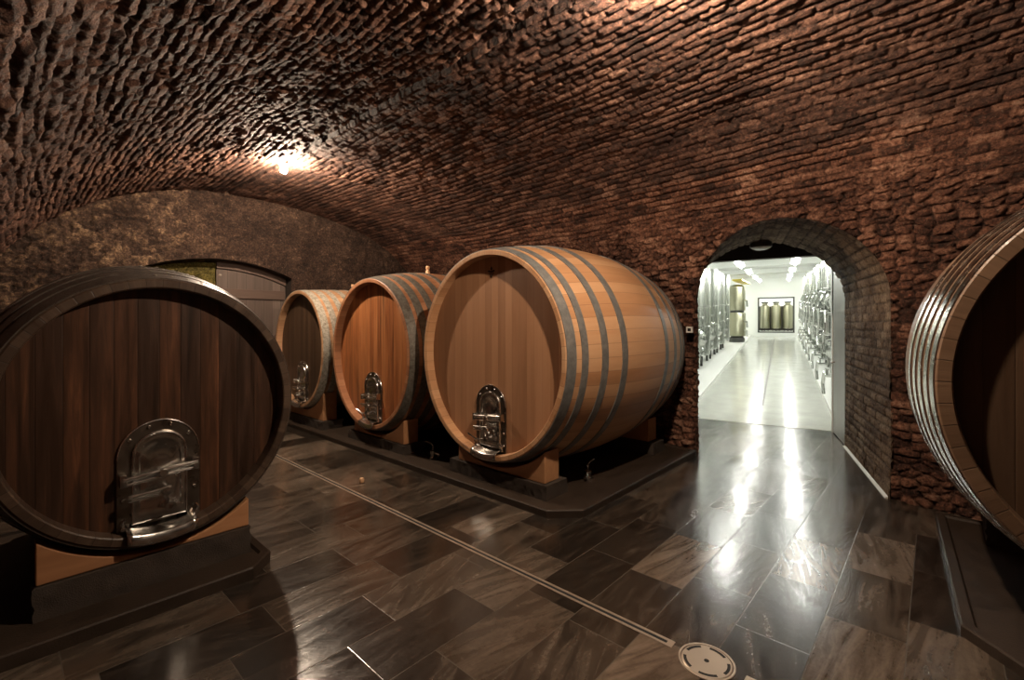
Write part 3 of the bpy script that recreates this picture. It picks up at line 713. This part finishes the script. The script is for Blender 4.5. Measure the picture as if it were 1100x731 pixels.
# ------------------------------------------------------------------ end of the passage and the bright tank hall
def hbox(mb, u0, u1, v0, v1, z0, z1, tilt=True):
    vs = []
    for u in (u0, u1):
        for v in (v0, v1):
            for z in (z0, z1): vs.append(hp(u, v, z if tilt else z - HS * u))
    mb.add(vs, [(0, 1, 3, 2), (4, 6, 7, 5), (0, 4, 5, 1), (2, 3, 7, 6), (0, 2, 6, 4), (1, 5, 7, 3)]); return mb
white = m_plain('hall_white', (.86, .88, .85), .5, 0, .03, 4, .03)
hallfloor = NT('hall_floor'); pz = hallfloor.pos; hn = hallfloor.noise(pz, 3, 4); hn2 = hallfloor.noise(pz, 30, 3)
hallfloor = hallfloor.out(hallfloor.mix(hn, (.40, .41, .38), (.66, .67, .62)), hallfloor.mapr(hn2, .3, .7, .1, .22), 0, hallfloor.bump(hn2, .06, .01), .6)
kerbm = m_plain('hall_kerb', (.8, .81, .78), .45, 0, .05)
U1 = 18.6
struct(hbox(MB(), 0, U1 + 2.5, -2.2, 4.0, -.05, 0).build('floor_hall', hallfloor), 'wet pale floor of the tank hall')
struct(hbox(MB(), 0.12, U1 + 2.5, -2.2, 4.0, 2.95, 3.0).build('ceiling_hall', white), 'white ceiling of the tank hall')
struct(hbox(MB(), .0, U1 + 2.5, 3.75, 3.85, 0, 3.0).build('wall_hall_north', white), 'white tank hall wall behind the smooth tanks')
struct(hbox(MB(), .0, U1 + 2.5, -2.05, -1.95, 0, 3.0).build('wall_hall_south', white), 'white tank hall wall behind the piped tanks')
struct(hbox(MB(), U1 + 2.3, U1 + 2.4, -2.2, 4.0, 0, 3.0).build('wall_hall_end', white), 'white wall closing the tank hall')
m = hbox(MB(), U1, U1 + .12, 1.60, 3.9, 0, 3.0); hbox(m, U1, U1 + .12, -2.1, .07, 0, 3.0); hbox(m, U1, U1 + .12, .07, 1.60, 1.93, 3.0); hbox(m, U1, U1 + .12, .07, 1.60, 0, .22)
struct(m.build('wall_hall_partition', white), 'white wall with a wide opening at the end of the tank hall')
m = hbox(MB(), U1 - .03, U1 + .02, .04, .11, .22, 1.96); hbox(m, U1 - .03, U1 + .02, 1.56, 1.63, .22, 1.96); hbox(m, U1 - .03, U1 + .02, .04, 1.63, 1.89, 1.96); hbox(m, U1 - .03, U1 + .02, .04, 1.63, .20, .25)
struct(m.build('trim_2', m_plain('opening_frame', (.06, .06, .05), .5)), 'dark frame of the opening at the end of the hall')
# wall between passage and hall, with lintel, door leaf and white frame
m = hbox(MB(), -.05, .10, 1.86, 3.9, 0, 3.2, False); hbox(m, -.05, .10, -2.1, -.06, 0, 3.2, False); hbox(m, -.05, .10, -.06, 1.86, 2.75, 3.2, False)
struct(m.build('wall_hall_front', m_plain('front_wall_plaster', (.5, .5, .47), .7)), 'wall between passage and tank hall')
struct(hbox(MB(), -.12, .02, -.5, 2.4, 2.475, 2.80, False).build('trim_3', W['lintel']), 'dark timber lintel over the hall opening')
m = hbox(MB(), -.10, .03, -.060, -.018, 0, 2.475, False); hbox(m, -.06, .03, 1.84, 1.87, 0, 2.475, False)
struct(m.build('trim_4', white), 'white door frame posts')
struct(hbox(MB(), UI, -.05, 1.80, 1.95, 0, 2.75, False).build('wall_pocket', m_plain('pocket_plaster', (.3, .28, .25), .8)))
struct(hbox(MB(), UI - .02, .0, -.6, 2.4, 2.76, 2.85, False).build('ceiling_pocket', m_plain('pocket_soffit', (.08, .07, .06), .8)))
b = MB(); q0 = hp(UI + .01, -.085); q1 = hp(-.11, -.03); dv = Vector((-(q1 - q0).y, (q1 - q0).x, 0)).normalized()
vs = [q + dv * o_ + Vector((0, 0, z - q.z)) for q in (q0, q1) for o_ in (0, -.045) for z in (.012, 2.46)]
b.add(vs, [(0, 1, 3, 2), (4, 6, 7, 5), (0, 4, 5, 1), (2, 3, 7, 6), (0, 2, 6, 4), (1, 5, 7, 3)])
dm = NT('brushed_door_metal'); dpz = dm.xyz(dm.pos); dnn = dm.noise(dm.comb(dm.math('MULTIPLY', dpz[0], 30), dm.math('MULTIPLY', dpz[1], 30), dm.math('MULTIPLY', dpz[2], 1.2)), 1.5, 4)
dm = dm.out(dm.mix(dnn, (.22, .215, .205), (.42, .41, .39)), .4, .6)
dl = struct(b.build('door_2', dm), 'grey metal door leaf standing open along the passage')
m = MB(); a = q0.lerp(q1, .82); m.tube([a + dv * .002 + Vector((0, 0, 1.0)), a + dv * .05 + Vector((0, 0, 1.0)), a + dv * .05 + (q0 - q1).normalized() * .12 + Vector((0, 0, 1.0))], .009, 8); m.build('door_handle', M['steel'], dl, True)
# round lamp under the passage arch (switched off)
c_ = hp(UI + .05 - .1, .80, 0); t = thing('bulkhead_lamp', (c_.x - .10, c_.y, 2.50), radians(12), 'round bulkhead lamp under the crown of the passage arch', 'lamp')
MB().lathe([(0, .07), (.13, .06), (.13, .01), (.12, 0), (0, 0)], 32).build('housing', m_plain('lamp_dark', (.03, .027, .022), .4), t, True)
MB().lathe([(0, -.035), (.06, -.03), (.105, -.012), (.115, 0), (0, 0)], 32).build('diffuser', m_plain('opal_glass', (.75, .76, .70), .25), t, True)

# kerb strips and floor channel in the hall
struct(hbox(MB(), .12, U1, 1.935, 3.75, 0, .07).build('trim_5', kerbm), 'raised white kerb carrying the smooth tanks')
struct(hbox(MB(), .12, U1, -1.95, -.09, 0, .07).build('trim_6', kerbm), 'raised white kerb carrying the piped tanks')
t = thing('floor_channel', hp(1.45, .885), 0, 'thin dark channel line in the pale floor of the tank hall', 'drain')
m = MB(); lo = Vector(hp(1.45, .885)); hbox(m, 1.45, 18.2, .865, .895, -.002, .004); m.v = [tuple(Vector(v) - lo) for v in m.v]; m.build('channel', m_plain('channel_dark', (.06, .05, .045), .4), t)

def m_smooth(name, col, r):
    t = NT(name); return t.out(col, r, 1.0)
tank_steel = m_smooth('tank_steel', (.60, .62, .58), .25); tank_olive = m_smooth('tank_olive_steel', (.42, .41, .30), .33)
tank_dark = m_plain('tank_fittings_dark', (.07, .07, .065), .4, .5)
tpipe = m_steel('pipe_steel', (.7, .71, .68), .15)
def smooth_tank():
    r, h = .62, 2.75
    t = thing('steel_tank', (0, 0, 0), 0, None, 'tank', 'smooth steel tanks along one side of the hall')
    MB().lathe([(0, .26), (r * .5, .27), (r, .36), (r, 1.08), (r + .012, 1.09), (r + .012, 1.12), (r, 1.13), (r, 1.6), (r + .012, 1.61), (r + .012, 1.64), (r, 1.65), (r, h), (r * .5, h + .1), (0, h + .12)], 40).build('vessel', tank_steel, t, True)
    for a in (45, 135, 225, 315): MB().tube([(r * .8 * cos(radians(a)), r * .8 * sin(radians(a)), .33), (r * .8 * cos(radians(a)), r * .8 * sin(radians(a)), 0)], .035, 10).build('leg', tank_dark, t, True)
    d = math.radians(222); dx, dy = cos(d), sin(d); Fm = Matrix.Translation((dx * (r - .02), dy * (r - .02), .80)) @ Matrix.Rotation(d, 4, 'Z') @ Matrix.Rotation(radians(90), 4, 'Y')
    mh = MB().lathe([(.17, 0), (.17, .06), (.19, .062), (.19, .085), (.12, .12), (0, .135)], 24, Fm).build('manhole_cover', tpipe, t, True)
    for k_ in range(3):
        m = MB(); z = (.42, .55, 1.36)[k_]; p0 = Vector((dx * r, dy * r, z)); m.tube([p0, p0 + Vector((dx, dy, 0)) * .12, p0 + Vector((dx, dy, 0)) * .16 + Vector((0, 0, -.05))], .022, 8)
        m.tube([p0 + Vector((dx, dy, 0)) * .1 + Vector((-dy, dx, 0)) * .08, p0 + Vector((dx, dy, 0)) * .1 - Vector((-dy, dx, 0)) * .08], .014, 8)
        m.build('valve', tpipe, t, True)
    return t
def place(t, u, v, z=.07): p = hp(u, v, z); t.location = p; t.rotation_euler = (0, 0, TH)
nth = ['first', 'second', 'third', 'fourth', 'fifth', 'sixth']
pt = smooth_tank()
for i, u in enumerate((1.9, 3.7, 5.5, 7.3, 9.1, 10.9)):
    o = pt if i == 0 else copy_tree(pt); place(o, u, 2.86); o['label'] = 'smooth upright steel tank in the bright hall, %s from the passage' % nth[i]
def piped_tank():
    r, h = .58, 2.7
    t = thing('piped_tank', (0, 0, 0), 0, None, 'tank', 'steel tanks with pipework along the other side of the hall')
    MB().lathe([(0, .28), (r * .5, .29), (r, .38), (r, 1.5), (r + .012, 1.51), (r + .012, 1.54), (r, 1.55), (r, h), (r * .5, h + .1), (0, h + .12)], 40).build('vessel', tank_steel, t, True)
    for a in (45, 135, 225, 315): MB().tube([(r * .8 * cos(radians(a)), r * .8 * sin(radians(a)), .33), (r * .8 * cos(radians(a)), r * .8 * sin(radians(a)), 0)], .035, 10).build('leg', tank_dark, t, True)
    for d_, z, rr in ((125, .78, .18), (112, 1.72, .15)):
        d = radians(d_); dx, dy = cos(d), sin(d); Fm = Matrix.Translation((dx * (r - .02), dy * (r - .02), z)) @ Matrix.Rotation(d, 4, 'Z') @ Matrix.Rotation(radians(90), 4, 'Y')
        MB().lathe([(rr, 0), (rr, .06), (rr + .02, .062), (rr + .02, .085), (rr * .7, .12), (0, .135)], 24, Fm).build('manhole_cover', tpipe, t, True)
    rnd = random.Random(4)
    for k_ in range(5):
        d = radians(rnd.uniform(85, 150)); c = Vector((cos(d), sin(d), 0)); s_ = Vector((-sin(d), cos(d), 0)); z = .45 + .36 * k_
        p = c * r + Vector((0, 0, z)); q = c * (r + .14) + Vector((0, 0, z)); w_ = rnd.choice((-1, 1))
        pts = [p, q, q + s_ * .16 * w_ + Vector((0, 0, .04)), q + s_ * .26 * w_ + Vector((0, 0, -.16)), q + s_ * .2 * w_ + Vector((0, 0, -.34))]
        MB().tube(pts, .028, 10).build('pipe', tpipe, t, True)
        m = MB().tube([q + Vector((0, 0, .02)), q + Vector((0, 0, .12))], .016, 8); m.tube([q + Vector((0, 0, .12)) - s_ * .09, q + Vector((0, 0, .12)) + s_ * .09], .014, 8); m.build('valve_handle', tank_dark if k_ % 2 else tpipe, t, True)
    d = radians(110); MB().tube([Vector((cos(d), sin(d), 0)) * (r + .03) + Vector((0, 0, z)) for z in (.4, 1.4, 2.6)], .02, 8).build('level_tube', tpipe, t, True)
    return t
pt = piped_tank()
for i, u in enumerate((1.9, 3.6, 5.3, 7.0, 8.7, 10.4, 12.1, 13.8, 15.5)):
    o = pt if i == 0 else copy_tree(pt); place(o, u, -.80); o['label'] = 'steel tank hung with valves and pipes, %s from the passage' % (nth + ['seventh', 'eighth', 'ninth'])[i]
# paired storey tanks further back
def stacked(u, v, r, h1, h2, label):
    t = thing('stacked_tank', (0, 0, 0), 0, label, 'tank', 'two tier tanks at the back of the hall')
    MB().lathe([(0, .2), (r, .26), (r, h1 - .05), (r * .9, h1), (0, h1)], 32).build('lower_vessel', tank_olive, t, True)
    MB().lathe([(0, h1 + .05), (r * .95, h1 + .1), (r * .95, h2 - .1), (r * .5, h2), (0, h2)], 32).build('upper_vessel', tank_olive, t, True)
    MB().lathe([(r * .8, h1 - .02), (r * .8, h1 + .12), (r * .7, h1 + .12)], 24).build('collar', tank_dark, t, True)
    MB().lathe([(0, 0), (r * .9, 0), (r * .9, .16), (r * .7, .24), (0, .24)], 24).build('base', tank_dark, t, True)
    m = MB(); 
    for z in (.5, h1 * .7, h1 + .5): m.tube([(-r * .6, -r * .9, z), (-r * .7, -r * 1.15, z), (-r * .6, -r * 1.2, z - .25)], .04, 8)
    m.build('pipe', tpipe, t, True)
    place(t, u, v, .07); return t
stacked(14.2, 2.25, .34, 1.25, 2.45, 'two tier olive steel tank nearest the end opening')
stacked(15.0, 2.95, .34, 1.15, 2.3, 'two tier olive steel tank against the hall wall')
for i, v in enumerate((.32, .83, 1.33)):
    t = thing('churn_tank', (0, 0, 0), 0, 'short olive steel tank %s in the end opening' % ('beside the piped tanks', 'standing in the middle', 'beside the two tier tanks')[i], 'tank', 'three short tanks in the end opening')
    r = .215
    MB().lathe([(0, .1), (r, .14), (r, 1.2), (r * .9, 1.28), (r * .55, 1.33), (r * .55, 1.42), (0, 1.42)], 28).build('vessel', tank_olive, t, True)
    MB().lathe([(r * .6, 1.42), (r * .75, 1.43), (r * .75, 1.47), (0, 1.5)], 24).build('lid', tank_dark, t, True)
    for a in (60, 180, 300): MB().tube([(r * .8 * cos(radians(a)), r * .8 * sin(radians(a)), .14), (r * .8 * cos(radians(a)), r * .8 * sin(radians(a)), 0)], .025, 8).build('leg', tank_dark, t, True)
    place(t, U1 + .55, v, .25)
struct(hbox(MB(), U1 + 1.0, U1 + 1.05, -.4, 2.4, .25, 1.5).build('alcove_backdrop', m_plain('dark_panel', (.07, .065, .05), .6)), 'dark backdrop added behind the short tanks, standing in for dark equipment')  # added backdrop sheet that keeps the gaps between the short tanks dark
struct(hbox(MB(), U1 + .12, U1 + 2.3, -.3, 2.2, 0, .25).build('floor_alcove', kerbm), 'raised floor behind the end opening')
# ceiling beams and lamps of the hall
for i, u in enumerate((2.6, 6.6, 10.6, 14.6)):
    struct(hbox(MB(), u, u + .18, -1.95, 3.75, 2.80, 2.95).build('trim_%d' % (7 + i), white), 'white ceiling beam of the tank hall')
o = hbox(MB(), 12.0, 17.5, 1.9, 2.25, 2.62, 2.68).build('cable_tray', m_plain('yellow_paint', (.7, .55, .08), .5)); tag(o, 'yellow cable tray below the white hall ceiling', 'cable tray')
glow = m_emit('tube_glow', (1., 1., .93), 160.)
for i, u in enumerate((1.6, 5.0, 8.8, 12.8, 16.6, U1 + 1.2)):
    for v in (.30, 1.50):
        t = thing('hall_light', hp(u, v, 2.74), TH, 'fluorescent ceiling light above the %s side of the hall, %s from the passage' % ('piped' if v < 1 else 'smooth', nth[i]), 'lamp', 'fluorescent lights of the hall')
        MB().box((-.65, -.10, .03), (.65, .10, .09), .01).build('tray', white, t)
        MB().tube([(-.6, 0, .01), (.6, 0, .01)], .022, 10).build('tube', glow, t, True)

# ------------------------------------------------------------------ camera, world, view
F = 499.4
cam = bpy.data.cameras.new('camera'); co = link(bpy.data.objects.new('camera', cam)); cam.sensor_width = 36; cam.lens = F / 1100 * 36; cam.shift_y = -(365.5 - 348.9) / 1100; cam.clip_start = .02
co.location = (0, 0, 1.5); co.rotation_euler = (radians(90), 0, radians(-47.69)); S.camera = co
w = bpy.data.worlds.new('world'); S.world = w; w.use_nodes = True; w.node_tree.nodes['Background'].inputs[0].default_value = (.0, .0, .0, 1); w.node_tree.nodes['Background'].inputs[1].default_value = 0
vs_ = S.view_settings; vs_.view_transform = 'Standard'; vs_.look = 'None'; vs_.gamma = 1; vs_.use_curve_mapping = False; vs_.exposure = 0.0
S.cycles.use_denoising = True; S.cycles.max_bounces = 8; S.cycles.diffuse_bounces = 5; S.cycles.sample_clamp_indirect = 8
